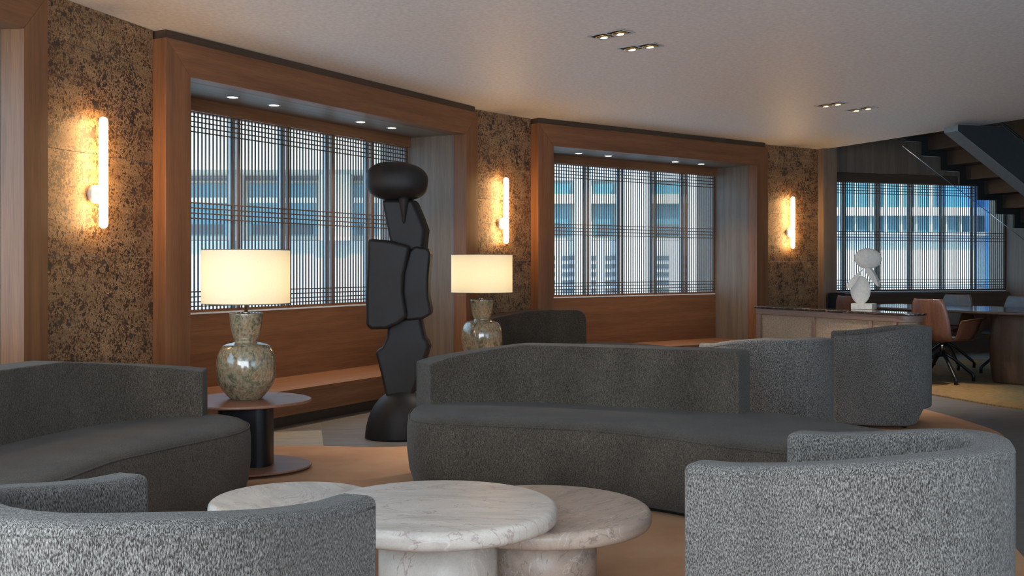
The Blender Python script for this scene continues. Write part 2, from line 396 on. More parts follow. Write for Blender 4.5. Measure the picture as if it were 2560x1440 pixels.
# footprint for tiles (inside the facade line)
def inside(x, y, poly):
    r = False; j = len(poly)-1
    for i in range(len(poly)):
        if (poly[i][1] > y) != (poly[j][1] > y) and x < (poly[j][0]-poly[i][0])*(y-poly[i][1])/(poly[j][1]-poly[i][1])+poly[i][0]: r = not r
        j = i
    return r
fpoly = [(-4.6, -0.5)]+[(p.x, p.y) for p in outer]+[(7.6, 16.2), (10.6, 16.4), (10.6, -0.5)]
T1 = Vector((0.981, 0.196)); T2 = Vector((-0.196, 0.981))
for i in range(-7, 9):
    for j in range(-12, 14):
        p = Vector((tx0, ty0))+T1*(i*tw)+T2*(j*td); c = p+T1*tw/2+T2*td/2
        if not inside(c.x, c.y, fpoly) or c.y < 1.5: continue
        light_ = (i, j) in ((-1, 0), (2, 9), (3, 3), (4, 7), (-3, -4), (6, 9))
        mk('floor_tile', tmesh(light_), fl, (p.x, p.y, 0), (0, 0, atan2(T1.y, T1.x)))
prism('floor_base', fpoly, 'z', -0.012, -0.006, M['grout'], fl)
box('floor_apron', -5, 10.6, -5.2, 1.6, -0.02, -0.001, M['tile'], fl)

# ------------------------------------------------------------------ window bays
SP = 0.0386
ZS, ZT, ZI, ZO = 0.848, 2.362, 2.456, 2.683
slat_me = mesh('slat', boxv(-.005, .005, 0, .010, ZS+.02, ZT-.005), BF, M['slatwood'])
def bay(n):
    a, s0, s1, d, rc = BAYS[n]; W = s1-s0
    o0 = bp(n, s0); rz = pi/2-radians(a)
    H = 5.3 if n == 3 else ZO
    tr = empty('trim_%d' % n, (o0.x, o0.y, 0), rz, kind='structure')
    g = 0.0006
    if n != 3:
        for nm, pts in (('left_jamb', [(-FW, 0), (0, 0), (0, ZI), (-FW, ZO)]), ('right_jamb', [(W, 0), (W+FW, 0), (W+FW, ZO), (W, ZI)])):
            prism(nm, pts, 'y', 0, 0.14, M['wood_z'], tr, 0.002, 1)
        prism('head_board', [(g, ZI+g), (W-g, ZI+g), (W+FW-g, ZO), (-FW+g, ZO)], 'y', 0, 0.14, M['wood_x'], tr, 0.002, 1)
        box('shadow_strip', -FW+.02, W+FW-.02, 0.025, 0.15, ZO, ZC, M['dwood'], tr)  # dark strip puts the shadow gap under the ceiling into colour
        box('soffit', 0, W, 0.14, rc-0.06, ZI, ZI+0.03, M['gwood_x'], tr)
        box('backing', -FW-.25, W+FW+.25, 0.15, rc+.3, ZI+.031, ZC, M['dark'], tr)  # unseen block, added to stop sunlight leaking in over the soffit
    else:
        box('left_jamb', -FW, 0, 0, 0.14, 0, H, M['gwood_z'], tr, 0.002)
        box('right_jamb', W, W+FW, 0, 0.14, 0, H, M['gwood_z'], tr, 0.002)
        k0, k1 = 0, W
        q = (k1-k0)/3
        for i in range(3): box('upper_panel', k0+i*q+.001, k0+(i+1)*q-.001, rc-.11, rc+.2, ZI+.03, H, M['gwood_z'], tr, label='tall vertical-grain panel above the window')
    box('left_reveal', -0.03, 0, 0.141, rc+.3, 0, ZI if n != 3 else H, M['gwood_z'], tr)
    box('right_reveal', W, W+0.03, 0.141, rc+.3, 0, ZI if n != 3 else H, M['gwood_z'], tr)
    hz = ZI if n != 3 else ZI+.03
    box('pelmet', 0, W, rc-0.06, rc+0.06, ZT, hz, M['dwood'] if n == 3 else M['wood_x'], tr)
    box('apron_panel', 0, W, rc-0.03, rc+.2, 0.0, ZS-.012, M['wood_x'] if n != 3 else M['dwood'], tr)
    # window with its screen
    wn = empty('window_%d' % n, (o0.x, o0.y, 0), rz, kind='structure')
    box('sill', 0.002, W-.002, rc-.028, rc+.2, ZS-.012, ZS, M['white'], wn)
    y = rc-.02
    if n == 0:
        box('pane', 0.01, W-.01, rc+.1, rc+.108, ZS, ZT, M['glass'], wn)
        return
    P = W/6
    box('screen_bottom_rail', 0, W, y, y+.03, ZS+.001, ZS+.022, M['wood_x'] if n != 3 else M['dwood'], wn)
    box('screen_top_rail', 0, W, y, y+.03, ZT-.006, ZT, M['wood_x'], wn)
    for k in range(7):
        x = k*P; ww = 0.014
        if k == 0: x += ww
        if k == 6: x -= ww
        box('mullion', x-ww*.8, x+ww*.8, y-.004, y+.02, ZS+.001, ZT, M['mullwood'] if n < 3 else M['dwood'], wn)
        if 0 < k < 6: box('steel_mullion', x-.02, x+.02, y+.06, y+.09, ZS, ZT, M['alu'], wn)
    rail_me = mesh('rail', boxv(0.014, P-.014, -0.004, .004, -.0045, .0045), BF, M['slatwood'])
    for k in range(6):
        for j in range(1, 15): mk('slat', slat_me, wn, (k*P+j*P/15, y+.004, 0))
        for z in (2.325, 2.287, 2.249, 2.211, 1.676, 1.637, 1.598, 1.559, 1.005, .967, .929, .895): mk('rail', rail_me, wn, (k*P, y, z))
        box('pane', k*P+.012, (k+1)*P-.012, y+.105, y+.111, ZS, ZT, M['glass'], wn)
for n in BAYS: bay(n)

def bench(n, label):
    a, s0, s1, d, rc = BAYS[n]; W = s1-s0; o0 = bp(n, s0)
    t = empty('window_bench', (o0.x, o0.y, 0), pi/2-radians(a), label=label, cat='bench')
    box('seat_board', 0.002, W-.002, 0.0, rc-.032, .243, .275, M['wood_x'], t, .002)
    box('front_panel', 0.002, W-.002, 0.004, .03, .085, .2425, M['wood_x'], t)
    box('plinth', 0.002, W-.002, 0.05, .08, 0.0, .085, M['plinth'], t)
    return t
bench(0, 'wooden window bench at far left behind the left sofa')
bench(1, 'long wooden window bench behind the black totem sculpture')
bench(2, 'wooden window bench behind the rear sofa, under the middle lattice window')

# stone walls between the bays
rows = [(0, .64), (.64, 1.255), (1.255, 1.87), (1.87, 2.487), (2.487, ZC)]
def stone_wall(side, A, B):
    v = B-A; L = v.length; rz = atan2(v.y, v.x)
    w_ = empty('wall_'+side, (A.x, A.y, 0), rz, kind='structure')
    for i, (z0, z1) in enumerate(rows):
        mk('stone_panel', mesh('stone_panel', boxv(0, L, 0, .04, z0+.0015, z1-.0015), BF, M['stone']), w_)
    box('backing', 0, L, .008, .12, 0, ZC, M['grout'], w_)
    return (A, v.normalized(), rz)
WL = stone_wall('left', bp(0, BAYS[0][2]+FW, PROT), bp(1, BAYS[1][1]-FW, PROT))
WM = stone_wall('middle', bp(1, BAYS[1][2]+FW, PROT), bp(2, BAYS[2][1]-FW, PROT))
WR = stone_wall('right', bp(2, BAYS[2][2]+FW, PROT), bp(3, BAYS[3][1]-FW, PROT))

# the rest of the shell (out of frame)
b0 = bp(0, BAYS[0][1]-FW, .1)
prism('wall_side', [(b0.x-.9, b0.y), (b0.x, b0.y), (b0.x-.25, -.2), (b0.x-1.1, -.2)], 'z', 0, ZC, M['ceiling'], kind='structure') 
b3 = bp(3, BAYS[3][2]+FW, .0)
prism('wall_far', [(b3.x, b3.y), (10.6, b3.y+.9), (10.6, b3.y+1.9), (b3.x-.2, b3.y+.9)], 'z', 0, 5.6, M['gwood_z'], kind='structure')
box('wall_stair', 10.4, 10.7, -5.2, 17, 0, 5.6, M['ceiling'], kind='structure')
wr_ = empty('wall_rear', (0, 0, 0), kind='structure')
for x0, x1 in ((-5.2, -3.6), (2.6, 4.2), (9.5, 10.5)): box('pier', x0, x1, -2.9, -2.6, 0, ZC, M['ceiling'], wr_)
box('spandrel', -5.2, 10.5, -2.89, -2.65, 0, 0.45, M['ceiling'], wr_)
wl_ = empty('wall_outer', (0, 0, 0), kind='structure')
box('low_wall', -4.4, -4.1, -2.6, -.2, 0, .6, M['ceiling'], wl_)
prism('ceiling_upper', [(2.0, 17), (10.7, 17.4), (10.7, 3.0), (7.5, 3.0)], 'z', 5.6, 5.8, M['ceiling'], kind='structure')
ed = (E2-E1).normalized(); en = Vector((-ed.y, ed.x))
if en.x > 0: en = -en
q1 = E1+ed*(-2.2); prism('wall_upper', [(E1.x, E1.y), (E2.x, E2.y), (E2.x+en.x*.15, E2.y+en.y*.15), (E1.x+en.x*.15, E1.y+en.y*.15)], 'z', ZC+.25, 5.6, M['gwood_z'], kind='structure')
box('wall_landing', 8.4, 10.5, 3.5, 3.6, ZC+.25, 5.6, M['ceiling'], kind='structure')

# ------------------------------------------------------------------ street outside
gr = box('street_pavement', -30, 34, 15.0, 60, -0.29, -0.1, M['fac_pave'], label='pale street paving outside the lattice windows', cat='pavement')
gr.location.y = 1.5
YF = 26.0
fa = empty('office_building', (-4.0, YF, 0), label='pale building with teal windows across the street, behind the left and middle lattices', cat='building')
def fb(name, x0, x1, y0, y1, z0, z1, m, parent=fa):
    return box(name, x0+4, x1+4, y0, y1, z0, z1, m, parent)
fb('wall', -20, 6.5, 0.3, 3, -.1, 9, M['fac_lilac'])
fb('base_wall', -20, 6.5, 0, .3, -.1, 1.82, M['fac_lilac'])
fb('cornice', -20, -2.2, -1.6, .3, 3.42, 3.7, M['fac_beige'])
fb('fascia', -20, -2.2, -.5, .3, 3.7, 5.0, M['fac_beige'])
fb('cornice', -.2, 6.5, -.25, .3, 2.72, 2.95, M['fac_beige'])
fb('fascia', -2.2, 6.5, 0, .3, 3.3, 5.0, M['fac_lilac'])
for x, ww in ((-12.2, .3), (-9.5, .3), (-6.75, .28), (-4.3, .75), (-3.1, .3), (-1.4, .6), (.25, .3), (1.72, .38), (2.95, .75), (4.55, .5), (6.1, .4)):
    fb('column', x-ww/2, x+ww/2, -.35, .3, 1.82 if x < -2 else -.1, 3.42, M['fac_white'])
for x0, x1 in ((-11.9, -9.8), (-9.2, -7.0), (-6.5, -4.8), (-3.9, -3.3), (-2.9, -1.8), (-1.0, 0), (.5, 1.45), (2.0, 2.5), (3.4, 4.2), (4.9, 5.8)):
    f_ = fb('window_frame', x0-.06, x1+.06, .1, .29, 1.83, 3.30, M['fac_beige'])
    box('window_pane', x0+4, x1+4, .05, .1, 1.95, 3.22, M['fac_glass'], f_)
    box('transom', x0+4, x1+4, .02, .05, 2.75, 2.88, M['fac_white'], f_)
    box('lower_pane', x0+4.1, x1+3.9, .02, .05, 1.98, 2.22, M['fac_dark'], f_)
for x in (-7.4, -6.2, -3.2, -2.9, .9, 1.4, 1.9, 2.45, 3.1, 3.7, 4.3, 4.8):
    for z in (.55, .75, .95, 1.15, 1.35): fb('vent', x-.16, x+.16, -.03, 0, z, z+.1, M['fac_dark'])
fw = empty('white_building', (12.0, YF-3, 0), label='bright white wall with blue glazing across the street, behind the right lattice', cat='building')
def gb(name, x0, x1, y0, y1, z0, z1, m): return box(name, x0-12, x1-12, y0, y1, z0, z1, m, fw)
gb('wall', 5.8, 18, 0, 2, -.1, 1.85, M['fac_white'])
gb('ledge', 5.8, 18, -.25, 2, 1.85, 1.93, M['fac_lilac'])
gb('base_strip', 5.8, 18, -.02, 0, .75, .80, M['fac_lilac'])
gb('glazing', 5.8, 18, .35, 2, 1.93, 6, M['fac_glass'])
gb('transom', 5.8, 18, .1, .35, 2.3, 2.48, M['fac_white'])
for k in range(34): gb('glazing_bar', 6.2+k*.33, 6.2+k*.33+.05, .25, .35, 1.93, 5, M['fac_beige'] if k % 3 else M['fac_white'])
gb('blue_panel', 9.4, 10.35, .2, .34, 2.48, 5, M['fac_blue'])
gb('blue_column', 10.25, 10.75, -.5, 0.0, -.1, 5.5, M['fac_blue'])
bn = box('street_bin', -.2, .2, -.2, .2, 0, .55, M['fac_green'], label='small green bin on the pavement, seen low behind the middle lattice', cat='bin'); bn.location = (2.0, 22, -.1)
bevel(bn, .04)

# ------------------------------------------------------------------ sconces
def sconce(W_, xpix, label, first=[None]):
    A, v, rz = W_
    r = (xpix-1280)/F; s = (r*A.y-A.x)/(v.x-r*v.y); p = A+v*s
    if first[0] is None:
        t = empty('wall_sconce', (p.x, p.y, 1.63), rz, label=label, cat='wall lamp', group='vertical tube sconces on the stone piers')
        o = lathe('wall_mount', [(.001, 0), (.055, 0), (.055, .03), (.050, .034), (.001, .034)], M['plaster'], t, 32); o.rotation_euler = (pi/2, 0, 0)
        R = .0265; z0, z1 = -.205, .46
        prof = [(.0005, z0)]+[(R*sin(k*pi/12), z0+R-R*cos(k*pi/12)) for k in range(1, 7)]+[(R*cos(k*pi/12), z1-R+R*sin(k*pi/12)) for k in range(0, 6)]+[(.0005, z1)]
        tb = lathe('light_tube', prof, M['tube'], t, 24); tb.location = (0, -.075, 0)
        s_ = lathe('socket', [(.022, 0), (.022, .05)], M['plaster'], t, 20); s_.rotation_euler = (pi/2, 0, 0); s_.location = (0, -.03, 0)
        first[0] = t
    else:
        t = copy_tree(first[0]); t.location = (p.x, p.y, 1.63); t.rotation_euler = (0, 0, rz); t['label'] = label
    return t
sconce(WL, 232, 'glowing tube sconce on the left stone pier, largest of the three')
sconce(WM, 1251, 'glowing tube sconce on the middle stone pier, above the far table lamp')
sconce(WR, 1971, 'glowing tube sconce on the right stone pier, smallest of the three')

# ------------------------------------------------------------------ recessed lights in the bays
def soffit_light():
    t = empty('recessed_spot')
    lathe('trim_ring', [(.036, -.004), (.052, -.003), (.052, 0), (.036, 0)], M['trimring'], t, 32)
    lathe('lens', [(.001, -.0045), (.036, -.0042)], M['led'], t, 24)
    return t
proto = None
ordn = ['first', 'second', 'third', 'fourth']
for n, yy, e in ((0, .35, 16), (1, .35, 16), (2, .35, 16)):
    a, s0, s1, d, rc = BAYS[n]
    for i, off in enumerate((-.99, -.54, .56, 1.02)):
        if n == 0 and i < 3: continue
        p = bp(n, (s0+s1)/2+off, yy)
        if proto is None: t = proto = soffit_light()
        else: t = copy_tree(proto)
        t.location = (p.x, p.y, ZI)
        wh = {0: 'the bay at the far left edge', 1: 'the left lattice window', 2: 'the middle lattice window'}[n]
        tag(t, label='round recessed spot in soffit over %s, %s from left' % (wh, ordn[i]), cat='ceiling spot', group='round recessed spots over the window benches')
        l = light('spot_beam', 'SPOT', (p.x, p.y, ZI-.01), 30, (1, .82, .6), spot_size=radians(95), spot_blend=.8, shadow_soft_size=.04)
# square twin downlights in the ceiling
def twin(u, pts, label):
    P = [Vector(p) for p in pts]; c = (P[0]+P[1]+P[2]+P[3])/4
    v = P[1]-P[0]; rz = atan2(v.y, v.x)
    if u is None:
        t = empty('twin_downlight')
        L, Wd = .30, .146
        for nm, b in (('frame', (-L/2, L/2, -Wd/2, -Wd/2+.012)), ('frame', (-L/2, L/2, Wd/2-.012, Wd/2)), ('frame', (-L/2, -L/2+.012, -Wd/2+.012, Wd/2-.012)), ('frame', (L/2-.012, L/2, -Wd/2+.012, Wd/2-.012)), ('divider', (-.008, .008, -Wd/2+.012, Wd/2-.012))):
            box(nm, *b, -.006, .012, M['trimring'], t)
        box('recess', -L/2+.012, L/2-.012, -Wd/2+.012, Wd/2-.012, -.0015, 0.003, M['dark'], t)
        for sx in (-1, 1):
            o = lathe('lamp_ring', [(.032, -.002), (.054, -.002), (.054, -.010), (.040, -.013), (.032, -.013)], M['brass'], t, 28); o.location = (sx*.072, 0, 0); o.rotation_euler = (radians(6), radians(-4), 0)
            o = lathe('bulb', [(.001, -.0150), (.030, -.0145)], M['led2'], t, 24); o.location = (sx*.072, 0, 0)
    else: t = copy_tree(u)
    t.location = (c.x, c.y, ZC); t.rotation_euler = (0, 0, rz)
    tag(t, label=label, cat='downlight', group='square twin downlights in the ceiling')
    light('downlight_beam', 'SPOT', (c.x, c.y, ZC-.03), 80, (1, .93, .84), spot_size=radians(80), spot_blend=.7, shadow_soft_size=.05)
    return t
tw1 = twin(None, [(.516, 7.085), (.725, 6.864), (.803, 6.988), (.591, 7.223)], 'square twin downlight in ceiling, leftmost and nearest of four')
twin(tw1, [(.754, 7.46), (.969, 7.295), (1.044, 7.425), (.836, 7.595)], 'square twin downlight in ceiling, second from left, just behind nearest one')
twin(tw1, [(2.91, 10.17), (3.07, 9.93), (3.175, 10.03), (3.0, 10.23)], 'square twin downlight in ceiling, third from left, before the stair opening')
twin(tw1, [(3.30, 10.46), (3.446, 10.22), (3.54, 10.3), (3.40, 10.53)], 'square twin downlight in ceiling, rightmost, nearest the stair opening')

# ------------------------------------------------------------------ rugs
def flat(name, pts, z0, z1, m, label, cat, n=10):
    P = catmull(pts, n, True); cx = sum(p[0] for p in P)/len(P); cy = sum(p[1] for p in P)/len(P)
    o = prism(name, [(p[0]-cx, p[1]-cy) for p in P], 'z', z0, z1, m, loc=(cx, cy, 0)); tag(o, label=label, cat=cat)
    return o
flat('tan_rug', [(-2.35, 5.2), (-2.25, 6.4), (-1.6, 7.0), (-.7, 7.0), (0.1, 7.5), (.9, 9.2), (2.0, 10.4), (3.0, 10.25), (3.35, 9.2), (3.5, 8.1), (3.38, 7.25), (2.62, 6.0), (2.2, 4.75), (1.9, 3.4), (1.7, 2.0), (.4, 1.0), (-1.5, 1.0), (-2.1, 2.4), (-2.35, 4.0)], .0005, .009, M['rug'], 'large tan freeform rug under the sofas and marble tables', 'rug')
flat('ochre_rug', [(3.32, 11.3), (3.87, 9.9), (4.27, 8.8), (5.2, 7.9), (6.8, 8.2), (7.7, 10.4), (7.2, 12.6), (5.6, 13.6), (4.0, 13.3), (3.3, 12.4)], .0005, .014, M['rug2'], 'mottled ochre woven rug under the dining table at right', 'rug')

# ------------------------------------------------------------------ upholstery
RG = .010
def uph_body(name, outline, prof, m, parent):
    """closed outline (ccw); prof = [(z, inset)...]"""
    vs = []; fs = []; n = len(outline)
    for z, ins in prof:
        for p in offset2(outline, ins): vs.append((p[0], p[1], z))
    for j in range(len(prof)-1):
        for i in range(n):
            i2 = (i+1) % n; fs.append((j*n+i, j*n+i2, (j+1)*n+i2, (j+1)*n+i))
    fs += [tuple(range(n)), tuple(range((len(prof)-1)*n, len(prof)*n))]
    return mk(name, mesh(name, vs, fs, m, True), parent)
def wall_sweep(name, path, th, zb, zt, m, parent, bv=.03, lean=0.0):
    """path = centre line [(x,y)], th thickness, zb/zt functions of t 0..1"""
    n = len(path); L = offset2(path, th/2, False); R = offset2(path, -th/2, False)
    d = [0]
    for i in range(1, n): d.append(d[-1]+sqrt((path[i][0]-path[i-1][0])**2+(path[i][1]-path[i-1][1])**2))
    vs = []; fs = []
    for i in range(n):
        t = d[i]/d[-1]; a, b = zb(t), zt(t)
        vs += [(L[i][0], L[i][1], a), (L[i][0], L[i][1], b), (R[i][0], R[i][1], b), (R[i][0], R[i][1], a)]
    for i in range(n-1):
        for j in range(4): fs.append((i*4+j, i*4+(j+1) % 4, (i+1)*4+(j+1) % 4, (i+1)*4+j))
    fs += [(0, 1, 2, 3), tuple((n-1)*4+k for k in range(4))]
    o = mk(name, mesh(name, vs, fs, m), parent)
    bevel(o, bv, 4, 50)
    return o, d, L, R
def rnd(s, L, r):
    e = min(s, 1-s)*L
    return 0 if e >= r else r-sqrt(max(0, r*r-(r-e)**2))*.999
def sofa(name, c, outline, back, zt, label, th=.2):
    t = empty(name, (c[0], c[1], 0), 0, label=label, cat='sofa', group='freeform charcoal sofas with low curved backs')
    out = catmull([(p[0]-c[0], p[1]-c[1]) for p in outline], 10, True)
    if area2(out) < 0: out = out[::-1]
    ZP = .385
    prof = [(.035, .05), (.05, .035), (.12, .012), (.22, 0.0), (.33, 0.0), (ZP-.01, .006), (ZP, .012), (ZP+.012, .022), (ZP+.025, .045), (ZP+.034, .08), (ZP+.04, .13)]
    uph_body('seat', out, prof, M['sofa'], t)
    sp = offset2(out, .008)
    tube('piping', [(p[0], p[1], ZP+.001) for p in sp], .0035, M['sofa'], t, True)
    bk = catmull([(p[0]-c[0], p[1]-c[1]) for p in back], 10)
    wall_sweep('backrest', bk, th, lambda s: .3, zt, M['sofa'], t, .055)
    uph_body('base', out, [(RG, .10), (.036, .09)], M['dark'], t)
    return t
sA = sofa('curved_sofa', (0.6, 5.5),
     [(-.572, 5.78), (-.548, 5.62), (-.475, 5.51), (-.33, 5.44), (-.1, 5.38), (.14, 5.31), (.45, 5.19), (.72, 5.0), (.94, 4.78), (1.17, 4.60), (1.42, 4.53), (1.68, 4.58), (1.87, 4.76), (1.88, 5.0), (1.73, 5.28), (1.60, 5.50), (1.45, 5.70), (1.22, 5.82), (.98, 5.90), (.5, 6.08), (.1, 6.24), (-.25, 6.25), (-.47, 6.19), (-.56, 6.05), (-.575, 5.92)],
     [(-.505, 6.03), (-.40, 6.085), (-.27, 6.12), (-.12, 6.14), (.12, 6.12), (.50, 5.99), (.93, 5.81), (1.24, 5.64)],
     lambda s: .648+.102*min(1, s/.32)**.75 if s < .32 else .75-rnd(max(s, .5), 1.8, .03), 'charcoal curved sofa in the centre, behind the three marble tables')
sofa('curved_sofa', (.55, 10.2),
     [(-.46, 9.98), (-.43, 9.78), (-.25, 9.66), (.2, 9.70), (.75, 9.72), (1.2, 9.70), (1.5, 9.82), (1.60, 10.1), (1.56, 10.4), (1.38, 10.68), (1.1, 10.86), (.85, 10.90), (.5, 10.85), (.1, 10.70), (-.22, 10.50), (-.41, 10.25)],
     [(-.35, 10.0), (-.27, 10.22), (-.1, 10.42), (.15, 10.60), (.45, 10.71), (.74, 10.74)],
     lambda s: (.675+.085*min(1, s/.6))-rnd(s, 1.35, .10), 'charcoal curved sofa at the rear, beside the second table lamp')
sofa('curved_sofa', (-1.9, 4.6),
     [(-1.70, 4.05), (-1.655, 4.40), (-1.575, 4.60), (-1.49, 4.80), (-1.39, 5.0), (-1.325, 5.18), (-1.325, 5.38), (-1.40, 5.56), (-1.56, 5.68), (-1.8, 5.68), (-2.06, 5.56), (-2.27, 5.25), (-2.38, 4.85), (-2.47, 4.4), (-2.51, 4.0), (-2.52, 3.6), (-2.42, 3.2), (-2.2, 3.02), (-1.98, 3.12), (-1.84, 3.4), (-1.76, 3.75)],
     [(-1.61, 5.565), (-1.78, 5.53), (-1.98, 5.40), (-2.15, 5.12), (-2.27, 4.75), (-2.36, 4.3), (-2.40, 3.8), (-2.40, 3.5)],
     lambda s: .655+.095*min(1, s/.36), 'charcoal curved sofa at left, in front of the left stone pier')

def armchair(c, ang, label, proto=None, group='grey boucle barrel armchairs'):
    if proto is None:
        t = empty('barrel_armchair', (c[0], c[1], 0), ang, label=label, cat='armchair', group=group)
        h = .325; yb = -.06; y1 = .30
        path = [(-h, y1), (-h, .17), (-h, .05)]+[(-h*cos(a), yb-h*sin(a)*.95) for a in [k*pi/14 for k in range(0, 15)]]+[(h, .05), (h, .17), (h, y1)]
        path = [p for i, p in enumerate(path)]
        def zt(s):
            k = 1-abs(2*s-1); return .68+.068*(0.5-0.5*cos(pi*min(1, k*1.25)))
        def zb(s):
            k = 1-abs(2*s-1); return .03 if k < .66 else .03+.115*min(1, (k-.66)/.04)
        o, d, L, R = wall_sweep('shell', path, .10, zb, zt, M['chair'], t, .022)
        # piping along the outer top rim and down both arm fronts
        rim = []
        Lo = L if sum(p[0]**2 for p in L) > sum(p[0]**2 for p in R) else R
        for i in range(len(path)):
            s = d[i]/d[-1]; q = Lo[i]
            rim.append((q[0]*.997, min(q[1]*.997, y1-.022), zt(s)-.024))
        tube('piping', rim, .003, M['chair'], t)
        for sx in (-1, 1):
            tube('piping', [(sx*(h+.0485), y1-.024, .05), (sx*(h+.0485), y1-.024, .3), (sx*(h+.0485), y1-.024, .63)], .003, M['chair'], t)
        seat = [(-.27, .30), (-.14, .35), (0, .365), (.14, .35), (.27, .30), (.272, .1), (.272, -.08), (.20, -.25), (0, -.33), (-.2, -.25), (-.272, -.08), (-.272, .1)]
        so = catmull(seat, 6, True)
        if area2(so) < 0: so = so[::-1]
        uph_body('seat_cushion', so, [(.28, .03), (.30, .004), (.34, 0), (.39, 0), (.415, .012), (.43, .04), (.437, .09)], M['chair'], t)
        uph_body('base', so, [(.035, .015), (.06, 0.0), (.27, 0.0), (.28, .02)], M['chair'], t)
        for sx in (-1, 1):
            for y in (.25, -.20):
                o = lathe('foot', [(.018, RG), (.022, .036)], M['black'], t, 16); o.location = (sx*.24, y, 0)
    else:
        t = copy_tree(proto); t.location = (c[0], c[1], 0); t.rotation_euler = (0, 0, ang); t['label'] = label
    return t
def fa_(fx, fy): return atan2(fy, fx)-pi/2
c2 = armchair((.915, 2.9), fa_(-.785, .62), 'grey boucle barrel armchair in right foreground, lit pale')
armchair((-.762, 2.275), fa_(.376, .927), 'grey boucle barrel armchair in left foreground, cut by the frame corner', c2)
armchair((1.69, 6.95), fa_(-.25, .97), 'dark grey barrel armchair right behind the centre sofa', c2)
armchair((2.76, 8.1), fa_(-.965, .26), 'dark grey barrel armchair in front of the console, seen from its side', c2)

# ------------------------------------------------------------------ marble coffee tables
def ctable(c, r, ztop, pr, m, label, rot=0):
    t = empty('marble_table', (c[0], c[1], 0), rot, label=label, cat='coffee table', group='round marble coffee tables')
    T = .062; e = .024
    prof = [(.001, ztop-T), (r-e, ztop-T)]+[(r-e+e*sin(k*pi/12), ztop-T+e-e*cos(k*pi/12)) for k in range(1, 7)]+[(r-e+e*cos(k*pi/12), ztop-e+e*sin(k*pi/12)) for k in range(0, 7)]+[(.001, ztop)]
    lathe('top', prof, m, t, 96)
    lathe('pedestal', [(pr, RG), (pr, ztop-T)], m, t, 64)
    return t
ctable((-.249, 3.575), .405, .40, .20, M['marble'], 'cream marble round coffee table in the middle, tallest of three')
ctable((.108, 3.86), .398, .325, .20, M['marble_b'], 'pinkish marble round coffee table on the right, tucked under the middle one', .9)
ctable((-.825, 4.01), .315, .325, .17, M['marble'], 'small cream marble coffee table on the left, behind the middle one', 2.1)

# ------------------------------------------------------------------ side tables and lamps
def pebble(a, b, n=56):
    return [(a*cos(t)*(1+.07*cos(t)), b*sin(t)*(1-.10*cos(t))) for t in [2*pi*i/n for i in range(n)]]
def side_table(c, rz, label, proto=None):
    if proto: t = copy_tree(proto); t.location = (c[0], c[1], 0); t.rotation_euler = (0, 0, rz); t['label'] = label; return t
    t = empty('side_table', (c[0], c[1], 0), rz, label=label, cat='side table', group='walnut pebble side tables')
    prism('top', pebble(.355, .37), 'z', .402, .42, M['walnut_x'], t, .006, 2)
    prism('base_plate', pebble(.355, .35), 'z', .024, .036, M['walnut_x'], t, .004, 2)
    o = lathe('underplate', [(.2, RG), (.2, .024)], M['black'], t, 40)
    w_, dd, r = .152, .11, .075
    pts = []
    for qx, qy, a0 in ((w_-r, dd-r, 0), (-w_+r, dd-r, 90), (-w_+r, -dd+r, 180), (w_-r, -dd+r, 270)):
        for k in range(7): an = radians(a0+k*15); pts.append((qx+r*cos(an), qy+r*sin(an)))
    prism('column', pts, 'z', .036, .402, M['black'], t, .001, 1)
    return t
st1 = side_table((-1.56, 6.22), 0, 'walnut side table with black column between left sofa and sculpture')
side_table((-.25, 8.8), .5, 'walnut side table behind the centre sofa, under the far lamp', st1)
def lamp(c, z, rz, label, proto=None):
    if proto: t = copy_tree(proto); t.location = (c[0], c[1], z); t.rotation_euler = (0, 0, rz); t['label'] = label
    else:
        t = empty('table_lamp', (c[0], c[1], z), rz, label=label, cat='table lamp', group='mottled ceramic table lamps')
        P = [(.001, 0), (.088, 0), (.095, .006), (.112, .025), (.137, .056), (.156, .09), (.1667, .12), (.1716, .165), (.1716, .205), (.167, .245), (.157, .277), (.1435, .30), (.1275, .316), (.10, .326), (.075, .331), (.0665, .338), (.0715, .353), (.080, .378), (.0875, .408), (.0925, .44), (.096, .472), (.0975, .496), (.0968, .502), (.092, .504), (.001, .504)]
        P2 = [P[0], P[1]]+catmull(P[1:-2], 4)[1:]+P[-2:]
        lathe('ceramic_body', P2, M['glaze'], t, 64)
        lathe('stem', [(.001, .504), (.026, .504), (.026, .51), (.010, .513), (.010, .60), (.014, .602), (.014, .64), (.001, .641)], M['chrome'], t, 24)
        rs = .254; z0, z1 = .558, .876
        sh = lathe('lamp_shade', [(rs, z0), (rs, z1), (rs-.0025, z1), (rs-.0025, z0), (rs, z0)][:4], M['shade'], t, 72)
        bm = bmesh.new(); bm.from_mesh(sh.data)
        bmesh.ops.delete(bm, geom=[f for f in bm.faces if len(f.verts) > 4], context='FACES_ONLY')
        bmesh.ops.delete(bm, geom=[v for v in bm.verts if sqrt(v.co.x**2+v.co.y**2) < rs-.001], context='VERTS'); bm.to_mesh(sh.data); bm.free()
        for zz in (z0, z1-.005):
            lathe('shade_rim', [(rs-.002, zz), (rs+.0012, zz), (rs+.0012, zz+.005), (rs-.002, zz+.005), (rs-.002, zz)], M['shadetrim'], t, 72)
        for k in range(3):
            an = k*2*pi/3; tube('shade_spider', [(.01*cos(an), .01*sin(an), .80), (rs*cos(an), rs*sin(an), .868)], .002, M['chrome'], t)
        tube('shade_rod', [(0, 0, .64), (0, 0, .80)], .004, M['chrome'], t)
    light('lamp_bulb', 'POINT', (c[0], c[1], z+.72), 2.5, (1, .82, .52), shadow_soft_size=.06)
    return t
l1 = lamp((-1.563, 6.23), .42, 0, 'mottled ceramic lamp with cream drum shade, left of the sculpture')
lamp((-.25, 8.8), .42, 1.0, 'mottled ceramic lamp with cream drum shade, behind the centre sofa', l1)

